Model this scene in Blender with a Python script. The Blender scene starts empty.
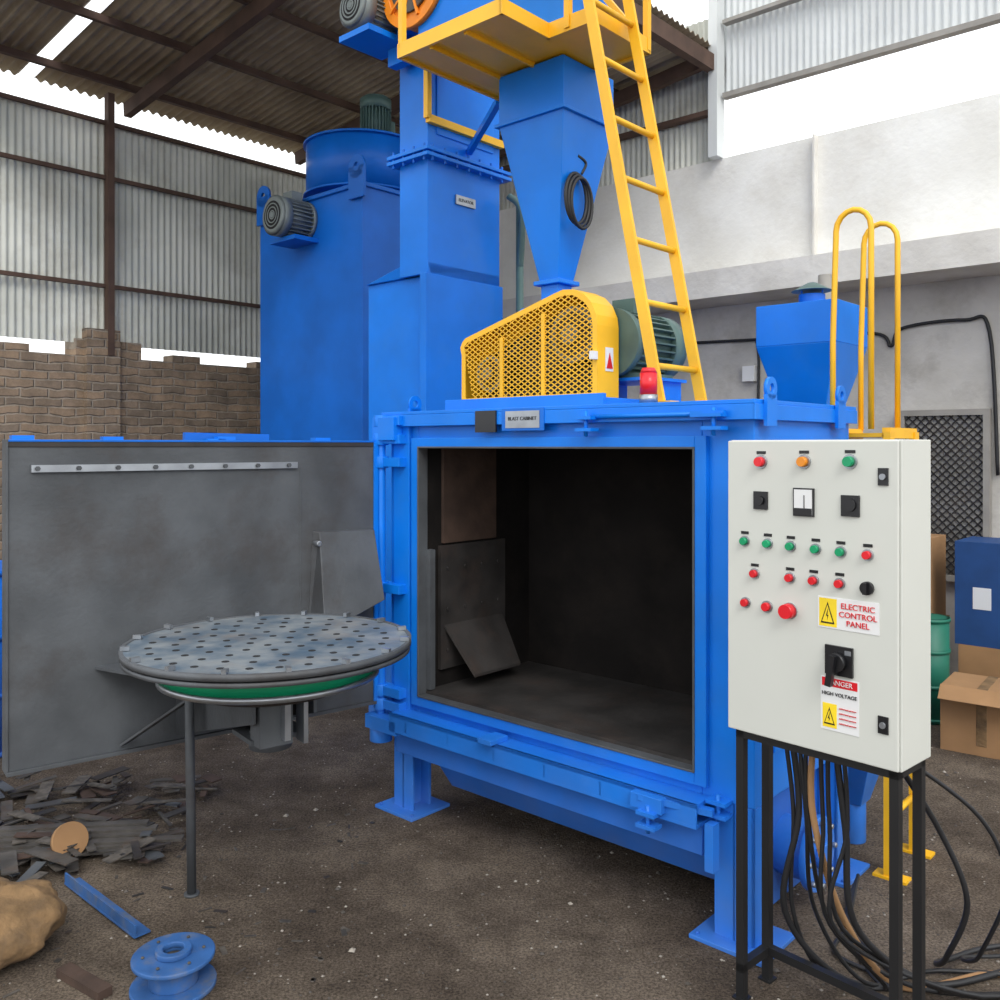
import bpy, bmesh, math, random
from mathutils import Vector, Matrix
random.seed(7)
sc=bpy.context.scene
sc.view_settings.view_transform='Standard'
sc.view_settings.look='None'
R=math.radians
def S(r,g,b):
    f=lambda c:(c/255/12.92) if c/255<=.04045 else ((c/255+.055)/1.055)**2.4
    return (f(r),f(g),f(b))
# ---------------------------------------------------------------- materials
def mat(name,col,rough=.5,metal=0,ns=6,amt=.12,bump=0,bs=40,col2=None,lo=.35,hi=.65,spec=.5,coat=0,dust=None,stain=None):
    m=bpy.data.materials.new(name); m.use_nodes=True
    nt=m.node_tree; b=nt.nodes['Principled BSDF']
    b.inputs['Roughness'].default_value=rough; b.inputs['Metallic'].default_value=metal
    b.inputs['Specular IOR Level'].default_value=spec
    b.inputs['Coat Weight'].default_value=coat
    tc=nt.nodes.new('ShaderNodeTexCoord')
    n=nt.nodes.new('ShaderNodeTexNoise'); n.inputs['Scale'].default_value=ns; n.inputs['Detail'].default_value=6
    nt.links.new(tc.outputs['Object'],n.inputs['Vector'])
    r=nt.nodes.new('ShaderNodeValToRGB')
    c2=col2 if col2 else tuple(min(1,c*(1+amt)) for c in col)
    c1=col if col2 else tuple(c*(1-amt) for c in col)
    r.color_ramp.elements[0].position=lo; r.color_ramp.elements[1].position=hi
    r.color_ramp.elements[0].color=(*c1,1); r.color_ramp.elements[1].color=(*c2,1)
    nt.links.new(n.outputs['Fac'],r.inputs['Fac']); out=r.outputs['Color']
    if stain:   # (color, scale, strength)
        n3=nt.nodes.new('ShaderNodeTexNoise'); n3.inputs['Scale'].default_value=stain[1]; n3.inputs['Detail'].default_value=9; n3.inputs['Roughness'].default_value=.7
        nt.links.new(tc.outputs['Object'],n3.inputs['Vector'])
        mr=nt.nodes.new('ShaderNodeMapRange'); mr.inputs['From Min'].default_value=.5; mr.inputs['From Max'].default_value=.72; mr.inputs['To Max'].default_value=stain[2]
        nt.links.new(n3.outputs['Fac'],mr.inputs['Value'])
        mx=nt.nodes.new('ShaderNodeMix'); mx.data_type='RGBA'; mx.inputs[7].default_value=(*stain[0],1)
        nt.links.new(mr.outputs[0],mx.inputs['Factor']); nt.links.new(out,mx.inputs[6]); out=mx.outputs[2]
    if dust:    # dust settled on low parts
        sp=nt.nodes.new('ShaderNodeSeparateXYZ'); nt.links.new(tc.outputs['Object'],sp.inputs[0])
        mz=nt.nodes.new('ShaderNodeMapRange'); mz.inputs['From Min'].default_value=.65; mz.inputs['From Max'].default_value=0; mz.inputs['To Max'].default_value=dust
        nt.links.new(sp.outputs['Z'],mz.inputs['Value'])
        n4=nt.nodes.new('ShaderNodeTexNoise'); n4.inputs['Scale'].default_value=7; n4.inputs['Detail'].default_value=9
        nt.links.new(tc.outputs['Object'],n4.inputs['Vector'])
        mu=nt.nodes.new('ShaderNodeMath'); mu.operation='MULTIPLY'; nt.links.new(mz.outputs[0],mu.inputs[0]); nt.links.new(n4.outputs['Fac'],mu.inputs[1])
        mx=nt.nodes.new('ShaderNodeMix'); mx.data_type='RGBA'; mx.inputs[7].default_value=(*S(140,132,122),1)
        nt.links.new(mu.outputs[0],mx.inputs['Factor']); nt.links.new(out,mx.inputs[6]); out=mx.outputs[2]
    nt.links.new(out,b.inputs['Base Color'])
    if bump:
        n2=nt.nodes.new('ShaderNodeTexNoise'); n2.inputs['Scale'].default_value=bs; n2.inputs['Detail'].default_value=8
        nt.links.new(tc.outputs['Object'],n2.inputs['Vector'])
        bp=nt.nodes.new('ShaderNodeBump'); bp.inputs['Strength'].default_value=bump; bp.inputs['Distance'].default_value=.02
        nt.links.new(n2.outputs['Fac'],bp.inputs['Height']); nt.links.new(bp.outputs['Normal'],b.inputs['Normal'])
    return m
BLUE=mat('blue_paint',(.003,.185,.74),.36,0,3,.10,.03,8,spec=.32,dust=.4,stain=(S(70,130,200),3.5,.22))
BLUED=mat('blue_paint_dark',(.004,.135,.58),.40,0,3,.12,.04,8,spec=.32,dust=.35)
BLUEX=mat('dusty_blue',S(48,92,150),.6,0,9,.2,.1,20,stain=(S(110,112,112),14,.7))
YEL=mat('yellow_paint',(.88,.47,.015),.4,0,5,.08)
GREY=mat('steel_grey',S(80,83,87),.62,.1,3,.3,.10,60,stain=(S(62,54,50),2.2,.75))
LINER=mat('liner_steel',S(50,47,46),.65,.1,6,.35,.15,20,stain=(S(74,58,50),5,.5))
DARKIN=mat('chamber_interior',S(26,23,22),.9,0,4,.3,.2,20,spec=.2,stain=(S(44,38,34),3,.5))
RUST=mat('rusty_plate',S(72,55,46),.8,0,8,.25,.2,30)
STEEL=mat('bright_steel',(.35,.37,.4),.35,.8,10,.15)
TTOP=mat('turntable_steel',S(80,100,118),.5,.3,9,.3,.1,30,col2=S(138,144,148),stain=(S(140,126,112),5,.55))
BLACK=mat('black_paint',(.012,.012,.013),.45,0,5,.1)
RUBBER=mat('cable_rubber',(.015,.015,.017),.5)
PANELW=mat('panel_offwhite',S(204,205,198),.4,0,3,.02)
PLAST=mat('black_plastic',(.01,.01,.012),.3)
GREENB=mat('green_button',(.0,.30,.12),.3)
REDB=mat('red_button',(.70,.01,.02),.3)
AMB=mat('amber_button',(.85,.28,.01),.3)
WHITE=mat('white_label',(.75,.75,.75),.5,0,3,.02)
YLAB=mat('yellow_label',(.9,.65,.02),.5)
MGREEN=mat('motor_green',S(78,104,100),.5,.1,8,.15)
MGREY=mat('motor_grey',S(120,128,128),.5,.2,8,.15)
GREENR=mat('green_ring',S(15,150,105),.45)
ORANGE=mat('orange_guard',S(240,140,30),.45)
HOLE=mat('hole_dark',(.012,.012,.014),.9)
CONC=mat('plaster_wall',S(222,220,214),.9,0,1.5,.1,.2,25,col2=S(238,237,233),stain=(S(200,194,184),1.2,.5))  # plaster lifted towards white, haze-like brightness put into the colour
CONCD=mat('old_plaster',S(182,178,171),.9,0,2,.1,.3,15,col2=S(206,202,196),stain=(S(142,135,126),2.5,.55))
SLAB=mat('concrete_slab',S(206,202,195),.9,0,3,.1,.25,20,col2=S(226,223,217))
SHEET=mat('corrugated_sheet',S(176,178,170),.6,.0,1.2,.1,0,10,col2=S(216,217,208),stain=(S(150,142,126),1.5,.6))
ROOFM=mat('roof_sheet',S(140,126,106),.8,0,1.5,.1,0,10,col2=S(184,170,146),stain=(S(110,92,74),1.6,.5))
BROWN=mat('rusty_beam',S(84,64,54),.8,0,6,.2)
SHEETW=mat('light_sheet',S(205,208,208),.6,0,2,.06)
SACK=mat('brown_sack',S(122,96,66),.95,0,14,.3,.6,30,stain=(S(88,74,60),9,.7))
CARD=mat('cardboard',S(160,122,84),.9,0,5,.1)
STONE=mat('stone_mat',S(84,78,72),.9,0,30,.4)
STONE2=mat('pale_grit',S(150,142,132),.9,0,30,.3)
SCRAP=mat('scrap_steel',S(80,76,72),.65,.25,12,.35,.1,30,stain=(S(96,74,58),10,.6))
GRASS=mat('pole_grey',S(150,146,140),.8)
BLUEBOX=mat('blue_box',S(30,70,125),.6)
GREEND=mat('green_drum_paint',S(30,110,90),.5)
# floor
def floor_mat():
    m=bpy.data.materials.new('dirt_floor'); m.use_nodes=True; nt=m.node_tree; b=nt.nodes['Principled BSDF']
    b.inputs['Roughness'].default_value=.97; b.inputs['Specular IOR Level'].default_value=.1
    tc=nt.nodes.new('ShaderNodeTexCoord')
    def nz(s,d=10,ro=.6):
        n=nt.nodes.new('ShaderNodeTexNoise'); n.inputs['Scale'].default_value=s; n.inputs['Detail'].default_value=d; n.inputs['Roughness'].default_value=ro
        nt.links.new(tc.outputs['Object'],n.inputs['Vector']); return n
    def ramp(n,p0,p1,c0,c1):
        r=nt.nodes.new('ShaderNodeValToRGB'); r.color_ramp.elements[0].position=p0; r.color_ramp.elements[1].position=p1
        r.color_ramp.elements[0].color=(*c0,1); r.color_ramp.elements[1].color=(*c1,1); nt.links.new(n.outputs['Fac'],r.inputs['Fac']); return r
    def mul(a,b_):
        mx=nt.nodes.new('ShaderNodeMix'); mx.data_type='RGBA'; mx.blend_type='MULTIPLY'; mx.inputs['Factor'].default_value=1
        nt.links.new(a,mx.inputs[6]); nt.links.new(b_,mx.inputs[7]); return mx.outputs[2]
    a=ramp(nz(1.1),.36,.64,S(90,80,72),S(134,122,110))
    b1=ramp(nz(5.5,14,.78),.36,.62,(.62,.61,.60),(1.15,1.14,1.12))
    n2=nz(110,5,.75); c=ramp(n2,.38,.62,(.42,.41,.40),(1.32,1.3,1.27))
    nt.links.new(mul(mul(a.outputs[0],b1.outputs[0]),c.outputs[0]),b.inputs['Base Color'])
    n5=nz(26,14,.8)
    bp=nt.nodes.new('ShaderNodeBump'); bp.inputs['Strength'].default_value=.9; bp.inputs['Distance'].default_value=.02
    nt.links.new(n5.outputs['Fac'],bp.inputs['Height']); nt.links.new(bp.outputs['Normal'],b.inputs['Normal'])
    return m
FLOORM=floor_mat()
def brick_mat():
    m=bpy.data.materials.new('brick_masonry'); m.use_nodes=True; nt=m.node_tree; b=nt.nodes['Principled BSDF']
    b.inputs['Roughness'].default_value=.95
    tc=nt.nodes.new('ShaderNodeTexCoord'); sp=nt.nodes.new('ShaderNodeSeparateXYZ'); cb=nt.nodes.new('ShaderNodeCombineXYZ')
    nt.links.new(tc.outputs['Object'],sp.inputs[0])
    nw=nt.nodes.new('ShaderNodeTexNoise'); nw.inputs['Scale'].default_value=6; nt.links.new(tc.outputs['Object'],nw.inputs['Vector'])
    ma=nt.nodes.new('ShaderNodeMath'); ma.operation='MULTIPLY_ADD'; ma.inputs[1].default_value=.05; nt.links.new(nw.outputs['Fac'],ma.inputs[0]); nt.links.new(sp.outputs['Z'],ma.inputs[2])
    nt.links.new(sp.outputs['Y'],cb.inputs['X']); nt.links.new(ma.outputs[0],cb.inputs['Y'])
    br=nt.nodes.new('ShaderNodeTexBrick'); br.inputs['Scale'].default_value=1
    br.inputs['Brick Width'].default_value=.20; br.inputs['Row Height'].default_value=.066; br.inputs['Mortar Size'].default_value=.010; br.inputs['Mortar Smooth'].default_value=.6
    br.inputs['Color1'].default_value=(*S(146,124,102),1); br.inputs['Color2'].default_value=(*S(118,104,90),1); br.inputs['Mortar'].default_value=(*S(142,130,116),1)
    nz=nt.nodes.new('ShaderNodeTexNoise'); nz.inputs['Scale'].default_value=8; nz.inputs['Detail'].default_value=12; nz.inputs['Roughness'].default_value=.75
    nt.links.new(tc.outputs['Object'],nz.inputs['Vector'])
    mx=nt.nodes.new('ShaderNodeMix'); mx.data_type='RGBA'; mx.blend_type='OVERLAY'; mx.inputs['Factor'].default_value=1
    nt.links.new(cb.outputs[0],br.inputs['Vector']); nt.links.new(br.outputs['Color'],mx.inputs[6]); nt.links.new(nz.outputs['Fac'],mx.inputs[7])
    nt.links.new(mx.outputs[2],b.inputs['Base Color'])
    bp=nt.nodes.new('ShaderNodeBump'); bp.inputs['Strength'].default_value=.8; bp.inputs['Distance'].default_value=.02; bp.invert=True
    nt.links.new(br.outputs['Fac'],bp.inputs['Height']); nt.links.new(bp.outputs['Normal'],b.inputs['Normal'])
    return m
BRICK=brick_mat()
# ---------------------------------------------------------------- mesh builder
class P:
    def __init__(s): s.v=[]; s.f=[]; s.m=[]; s.sm=[]; s.mats=[]
    def mi(s,m):
        if m not in s.mats: s.mats.append(m)
        return s.mats.index(m)
    def add(s,vs,fs,m,sm=None):
        o=len(s.v); s.v+= [Vector(x) for x in vs]; k=s.mi(m)
        for i,f in enumerate(fs):
            s.f.append([o+j for j in f]); s.m.append(k); s.sm.append(bool(sm[i]) if sm else False)
    def box(s,lo,hi,m):
        x0,y0,z0=lo; x1,y1,z1=hi
        vs=[(x0,y0,z0),(x1,y0,z0),(x1,y1,z0),(x0,y1,z0),(x0,y0,z1),(x1,y0,z1),(x1,y1,z1),(x0,y1,z1)]
        s.add(vs,[(0,3,2,1),(4,5,6,7),(0,1,5,4),(1,2,6,5),(2,3,7,6),(3,0,4,7)],m)
    def bar(s,p0,p1,w,h,m,up=(0,0,1)):
        p0=Vector(p0);p1=Vector(p1); d=(p1-p0).normalized(); up=Vector(up)
        if abs(d.dot(up))>.99: up=Vector((0,1,0))
        a=d.cross(up).normalized(); c=a.cross(d).normalized()
        vs=[]
        for p in (p0,p1):
            for i,j in ((-1,-1),(1,-1),(1,1),(-1,1)): vs.append(p+a*w/2*i+c*h/2*j)
        s.add(vs,[(3,2,1,0),(4,5,6,7),(0,1,5,4),(1,2,6,5),(2,3,7,6),(3,0,4,7)],m)
    def cyl(s,p0,p1,r0,m,r1=None,seg=32,caps=True):
        if r1 is None: r1=r0
        p0=Vector(p0);p1=Vector(p1); d=(p1-p0).normalized(); up=Vector((0,0,1)) if abs(d.z)<.9 else Vector((1,0,0))
        a=d.cross(up).normalized(); c=d.cross(a)
        vs=[];fs=[];sm=[]
        for p,r in ((p0,r0),(p1,r1)):
            for i in range(seg):
                t=2*math.pi*i/seg; vs.append(p+(a*math.cos(t)+c*math.sin(t))*r)
        for i in range(seg):
            j=(i+1)%seg; fs.append((i,j,seg+j,seg+i)); sm.append(1)
        if caps: fs+= [tuple(range(seg))[::-1],tuple(range(seg,2*seg))]; sm+=[0,0]
        s.add(vs,fs,m,sm)
    def ring(s,p0,p1,ro,ri,m,seg=32):
        p0=Vector(p0);p1=Vector(p1); d=(p1-p0).normalized(); up=Vector((0,0,1)) if abs(d.z)<.9 else Vector((1,0,0))
        a=d.cross(up).normalized(); c=d.cross(a); vs=[]
        for p,r in ((p0,ro),(p1,ro),(p1,ri),(p0,ri)):
            for i in range(seg):
                t=2*math.pi*i/seg; vs.append(p+(a*math.cos(t)+c*math.sin(t))*r)
        fs=[];sm=[]
        for k in range(4):
            for i in range(seg):
                j=(i+1)%seg; q=(k+1)%4
                fs.append((k*seg+i,k*seg+j,q*seg+j,q*seg+i)); sm.append(k%2==0)
        s.add(vs,fs,m,sm)
    def loft(s,loops,m,caps=True):
        n=len(loops[0]); vs=[p for l in loops for p in l]; fs=[]
        for k in range(len(loops)-1):
            for i in range(n):
                j=(i+1)%n; fs.append((k*n+i,k*n+j,(k+1)*n+j,(k+1)*n+i))
        if caps: fs+=[tuple(range(n))[::-1],tuple(range((len(loops)-1)*n,len(loops)*n))]
        s.add(vs,fs,m)
    def rects(s,L,m):   # list of (x0,x1,y0,y1,z)
        s.loft([[(a,c,z),(b,c,z),(b,d,z),(a,d,z)] for a,b,c,d,z in L],m)
    def prism(s,pts,vec,m):
        vec=Vector(vec); pts=[Vector(p) for p in pts]
        s.loft([pts,[p+vec for p in pts]],m)
    def path(s,pts,r,m,seg=10,closed=False):
        pts=[Vector(p) for p in pts]; n=len(pts); vs=[]; pa=None
        for i,p in enumerate(pts):
            if closed: d=(pts[(i+1)%n]-pts[i-1]).normalized()
            else: d=(pts[min(i+1,n-1)]-pts[max(i-1,0)]).normalized()
            if pa is None:
                up=Vector((0,0,1)) if abs(d.z)<.9 else Vector((1,0,0)); a=d.cross(up).normalized()
            else: a=(pa-d*pa.dot(d)).normalized()
            pa=a; c=d.cross(a)
            for k in range(seg):
                t=2*math.pi*k/seg; vs.append(p+(a*math.cos(t)+c*math.sin(t))*r)
        fs=[];
        for i in range(n if closed else n-1):
            q=(i+1)%n
            for k in range(seg):
                j=(k+1)%seg; fs.append((i*seg+k,i*seg+j,q*seg+j,q*seg+k))
        sm=[1]*len(fs)
        if not closed: fs+=[tuple(range(seg))[::-1],tuple(range((n-1)*seg,n*seg))]; sm+=[0,0]
        s.add(vs,fs,m,sm)
    def fin(s,name,parent=None,frame=None,bevel=0):
        me=bpy.data.meshes.new(name); me.from_pydata([tuple(v) for v in s.v],[],s.f)
        for m in s.mats: me.materials.append(m)
        for i,p in enumerate(me.polygons): p.material_index=s.m[i]; p.use_smooth=s.sm[i]
        bm=bmesh.new(); bm.from_mesh(me); bmesh.ops.recalc_face_normals(bm,faces=bm.faces); bm.to_mesh(me); bm.free()
        o=bpy.data.objects.new(name,me); sc.collection.objects.link(o)
        if parent: o.parent=parent
        elif frame is not None: o.matrix_world=frame
        if bevel:
            b=o.modifiers.new('bevel','BEVEL'); b.width=bevel; b.segments=2; b.limit_method='ANGLE'; b.angle_limit=R(50)
        return o
def top(name,frame,parent=None):
    e=bpy.data.objects.new(name,None); e.empty_display_size=.1; sc.collection.objects.link(e)
    if parent: e.parent=parent; e.matrix_local=frame
    else: e.matrix_world=frame
    return e
def text(name,s,parent,loc,size,m,rot=(90,0,0),ext=.0008,align='CENTER'):
    c=bpy.data.curves.new(name,'FONT'); c.body=s; c.size=size; c.align_x=align; c.align_y='CENTER'; c.extrude=ext; c.materials.append(m)
    o=bpy.data.objects.new(name,c); sc.collection.objects.link(o); o.parent=parent; o.location=loc; o.rotation_euler=[R(x) for x in rot]; return o
def smooth(pts,n=8):
    pts=[Vector(p) for p in pts]; out=[]
    q=[pts[0]]+pts+[pts[-1]]
    for i in range(1,len(q)-2):
        for k in range(n):
            t=k/n; a,b,c,d=q[i-1],q[i],q[i+1],q[i+2]
            out.append(.5*((2*b)+(c-a)*t+(2*a-5*b+4*c-d)*t*t+(3*b-a-3*c+d)*t**3))
    out.append(pts[-1]); return out
def motor(p,base,ax,L,r,m,box=True):
    base=Vector(base); ax=Vector(ax).normalized(); e=base+ax*L
    p.cyl(base,base+ax*L*.1,r*1.0,m); p.cyl(base+ax*L*.1,base+ax*L*.72,r*.84,m)
    up=Vector((0,0,1)) if abs(ax.z)<.9 else Vector((1,0,0)); a=ax.cross(up).normalized(); c=ax.cross(a)
    for i in range(28):
        t=2*math.pi*i/28; d=a*math.cos(t)+c*math.sin(t)
        p.bar(base+ax*L*.1+d*r*.9,base+ax*L*.72+d*r*.9,r*.05,r*.18,m,up=d)
    p.cyl(base+ax*L*.72,base+ax*L*.95,r*1.0,m); p.cyl(base+ax*L*.95,e,r*1.0,m,r1=r*.8)
    p.cyl(e,e+ax*.001,r*.7,HOLE)
    for k in (.2,.38,.56): p.ring(e+ax*.001,e+ax*.004,r*k+.004,r*k-.004,m)
    p.cyl(e,e+ax*.005,r*.14,m)
    if box:
        side=-c if abs(ax.z)<.9 else a
        if abs(ax.z)<.9 and side.z<0: side=-side
        q=base+ax*L*.4+side*r*1.1
        p.bar(q-ax*L*.16,q+ax*L*.16,r*.75,r*.45,m,up=side)
# ---------------------------------------------------------------- frames
FM=Matrix.Translation((-.3346,3.859,0))@Matrix.Rotation(R(-42.08),4,'Z')
# ================= ROOM ==================
p=P(); p.add([(-25,-20,0),(25,-20,0),(25,30,0),(-25,30,0)],[(0,1,2,3)],FLOORM)
for i in range(5200):   # embedded grit
    x=random.uniform(-2.8,2.8); y=random.uniform(1.9,5.4); s_=random.choice([.003,.004,.005,.006])*random.uniform(.6,1.2)
    if random.random()<.04: s_*=2
    rz=random.random()*6; c,sn=math.cos(rz)*s_,math.sin(rz)*s_
    p.add([(x+c,y+sn,s_*.2),(x-sn,y+c,s_*.3),(x-c,y-sn,s_*.2),(x+sn,y-c,s_*.3),(x,y,s_*.9),(x,y,0)],[(0,1,4),(1,2,4),(2,3,4),(3,0,4),(1,0,5),(2,1,5),(3,2,5),(0,3,5)],STONE if random.random()<.7 else STONE2)
p.fin('floor')
def corr(p,o,ds,ls,dt,lt,nrm,m,pitch=.055,amp=.009):
    o=Vector(o);ds=Vector(ds).normalized();dt=Vector(dt).normalized();nrm=Vector(nrm)
    n=int(ls/pitch*8); vs=[];fs=[]
    for i in range(n+1):
        s_=ls*i/n; off=nrm*amp*math.sin(2*math.pi*s_/pitch); q=o+ds*s_+off
        vs+= [q,q+dt*lt]
        if i: fs.append((2*i-2,2*i,2*i+1,2*i-1))
    p.add(vs,fs,m,[1]*len(fs))
# left wall: brick + sheet
p=P(); p.box((-4.4,-3.5,0),(-4.2,4.2,2.29),BRICK); p.box((-4.4,.30,2.29),(-4.2,.82,2.42),BRICK); p.box((-4.42,.36,0),(-4.14,.62,2.50),BRICK)
for b,w in ((-2.9,.5),(-1.4,.3),(-.45,.42),(1.1,.25),(1.9,.6),(3.1,.5)):
    p.box((-4.38,b,2.29),(-4.22,b+w,2.29+.06),BRICK)
corr(p,(-4.24,-3.5,2.39),(0,1,0),7.6,(0,0,1),1.75,(1,0,0),SHEET)
for z in (2.83,3.68,4.11): p.box((-4.2,-3.5,z),(-4.17,4.0,z+.03),BROWN)
for b in (-2.4,.52,3.2): p.box((-4.2,b,2.3),(-4.13,b+.05,4.35),BROWN)
p.fin('wall_left',frame=FM)
# back wall
p=P(); p.box((-4.2,4,0),(5,4.2,3.93),CONC)
p.box((-4.2,3.5,2.72),(5,4,2.93),SLAB)
p.box((-4.2,3.96,0),(5,4,2.72),CONCD)
p.box((.05,3.94,2.93),(.065,4,3.93),SLAB)
corr(p,(-4.2,4.05,3.93),(1,0,0),3.4,(0,0,1),1.2,(0,1,0),SHEET)
corr(p,(-.75,4.05,4.42),(1,0,0),6,(0,0,1),3,(0,1,0),SHEETW)
p.box((-.80,3.9,3.93),(-.72,4.02,5.9),SHEETW)
p.box((-.7,3.95,4.40),(5,4.02,4.44),GRASS); p.box((-.7,3.95,5.0),(5,4.02,5.03),GRASS)
p.box((-4.2,3.95,4.3),(-.8,4.02,4.34),BROWN)
p.fin('wall_back',frame=FM)
# ceiling
p=P()
rz=lambda a:4.34+.11*(a+4.2)
sl=Vector((1,0,.11)).normalized()
corr(p,(-4.5,-.7,rz(-4.5)+.12),(0,1,0),.70,sl,3.75,(0,0,1),ROOFM,amp=.014,pitch=.076)
corr(p,(-4.5,.10,rz(-4.5)+.12),(0,1,0),4.25,sl,3.75,(0,0,1),ROOFM,amp=.014,pitch=.076)
for b in (-.6,.75,2.4,3.85):
    p.bar((-4.3,b,rz(-4.3)-.02),(-.75,b,rz(-.75)-.02),.06,.11,BROWN)
for a in (-4.1,-3.3,-2.5,-1.7,-.95):
    p.bar((a,-.7,rz(a)+.07),(a,4.1,rz(a)+.07),.04,.05,BROWN)
p.bar((-.78,-.7,rz(-.78)-.03),(-.78,4.1,rz(-.78)-.03),.07,.13,BROWN)
p.fin('ceiling',frame=FM)
# wall conduits
p=P()
p.path(smooth([(-1.2,3.94,2.45),(-.2,3.94,2.42),(.5,3.94,2.4),(.62,3.94,2.3),(.7,3.94,2.42),(1.1,3.94,2.44),(1.25,3.94,2.35),(1.3,3.94,1.4)]),.012,RUBBER)
p.path(smooth([(-.4,3.94,2.42),(-.38,3.94,2.2),(-.4,3.94,1.5)]),.010,RUBBER)
p.box((-.5,3.9,2.1),(-.4,3.96,2.22),WHITE)
p.fin('wall_cable',frame=FM)
p=P(); p.cyl((.45,3.2,0),(.45,3.2,2.72),.045,GRASS); p.cyl((.45,3.2,0),(.45,3.2,.02),.09,GRASS); p.ring((.45,3.2,1.6),(.45,3.2,1.64),.055,.044,GRASS); p.fin('support_pipe',frame=FM)
# grille
p=P(); a0,a1,z0,z1=.72,1.22,.72,1.80
p.box((a0,3.945,z0),(a1,3.955,z1),CONCD)
for (x0,x1,y0,y1) in ((a0,a1,z1,z1+.04),(a0,a1,z0-.04,z0),(a0-.04,a0,z0-.04,z1+.04),(a1,a1+.04,z0-.04,z1+.04)): p.box((x0,3.9,y0),(x1,3.95,y1),GRASS)
def clipline(c,slope,a0,a1,z0,z1):
    pts=[]
    for a in (a0,a1):
        z=slope*a+c
        if z0<=z<=z1: pts.append((a,z))
    for z in (z0,z1):
        a=(z-c)/slope
        if a0<a<a1: pts.append((a,z))
    return pts[:2] if len(pts)>=2 else None
for sl_ in (1.0,-1.0):
    for i in range(-60,80):
        q=clipline(i*.055,sl_,a0,a1,z0,z1)
        if q: p.bar((q[0][0],3.93,q[0][1]),(q[1][0],3.93,q[1][1]),.008,.014,LINER,up=(0,1,0))
p.fin('window_grille',frame=FM)

# ================= BLAST CHAMBER ==================
CAB=top('shot_blasting_cabinet',FM); E=CAB
D=.78; AL,AR,ZT=-.20,1.53,1.73
p=P()
p.box((AL,0,.45),(-.02,D,ZT),BLUE)
p.box((1.345,0,.45),(AR,D,ZT),BLUE)
p.box((-.02,0,1.60),(1.345,D,ZT),BLUE)
p.box((-.02,D-.05,.45),(1.345,D,1.6),BLUE)
p.box((-.02,0,.45),(1.345,D-.05,.53),BLUE)
p.box((AR,.12,.6),(AR+.012,D-.1,1.6),BLUE)
for z in (.75,1.1,1.45): p.box((AR+.012,.05,z),(AR+.05,D-.02,z+.04),BLUE)
p.fin('body_shell',E,bevel=.004)
p=P()  # liners
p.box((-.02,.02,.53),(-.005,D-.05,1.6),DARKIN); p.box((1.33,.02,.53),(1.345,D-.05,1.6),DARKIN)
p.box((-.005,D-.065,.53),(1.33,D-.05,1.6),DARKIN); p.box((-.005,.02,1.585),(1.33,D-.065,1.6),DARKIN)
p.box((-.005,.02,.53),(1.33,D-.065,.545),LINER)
p.box((-.004,.12,1.17),(.012,.46,1.585),RUST)
p.box((-.004,.10,.62),(.014,.52,1.16),LINER)
p.prism([(.014,.12,.80),(.014,.50,.80),(.16,.46,.60),(.16,.16,.60)],(0,0,.012),LINER)
p.box((.0,.02,.55),(.03,.05,1.15),GREY)
for i in range(4):
    for j in range(3): p.cyl((.014,.14+i*.11,.7+j*.18),(.020,.14+i*.11,.7+j*.18),.008,LINER,seg=8)
p.fin('wear_liners',E)
p=P()  # opening frame, raised border
f0=-.022
p.box((-.045,f0,.485),(-.002,0,1.63),BLUE); p.box((1.329,f0,.485),(1.372,0,1.63),BLUE)
p.box((-.002,f0,1.592),(1.329,0,1.63),BLUE); p.box((-.002,f0,.485),(1.329,0,.528),BLUE)
p.box((-.004,f0-.004,.526),(.004,.03,1.594),GREY); p.box((1.323,f0-.004,.526),(1.331,.03,1.594),GREY)
p.box((0,f0-.004,1.586),(1.329,.03,1.594),GREY); p.box((0,f0-.004,.524),(1.329,.03,.532),GREY)
p.box((AL-.02,-.04,ZT),(AR+.02,D+.02,ZT+.014),BLUE); p.box((AL,-.04,ZT-.05),(AR+.02,-.028,ZT),BLUE)
p.box((AR+.012,-.04,ZT-.05),(AR+.024,D+.02,ZT),BLUE)
p.box((-.1,-.10,.44),(1.38,0,.455),BLUE); p.box((-.1,-.10,.385),(1.38,-.09,.455),BLUE); p.box((-.1,-.10,.375),(1.38,0,.388),BLUE)
p.box((-.1,-.06,.28),(1.38,-.045,.38),BLUED)
for i in range(6): p.box((.0+i*.25,-.1,.388),(.012+i*.25,0,.44),BLUE)
p.box((.45,-.13,.455),(.52,-.03,.475),BLUE); p.box((1.15,-.13,.40),(1.27,-.05,.45),BLUE)
p.fin('opening_frame',E,bevel=.002)
p=P()  # lower hopper
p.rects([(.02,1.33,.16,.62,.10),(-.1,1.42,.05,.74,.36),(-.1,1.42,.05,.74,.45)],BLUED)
p.cyl((1.30,.38,.20),(1.56,.38,.20),.10,BLUE); p.cyl((1.56,.38,.20),(1.585,.38,.20),.125,BLUE)
for i in range(8):
    t=i*math.pi/4; p.cyl((1.585,.38+.105*math.cos(t),.2+.105*math.sin(t)),(1.60,.38+.105*math.cos(t),.2+.105*math.sin(t)),.01,STEEL,seg=6)
p.cyl((1.585,.38,.2),(1.61,.38,.2),.045,BLUE)
p.fin('collecting_hopper',E,bevel=.003)
p=P()  # legs
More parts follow.
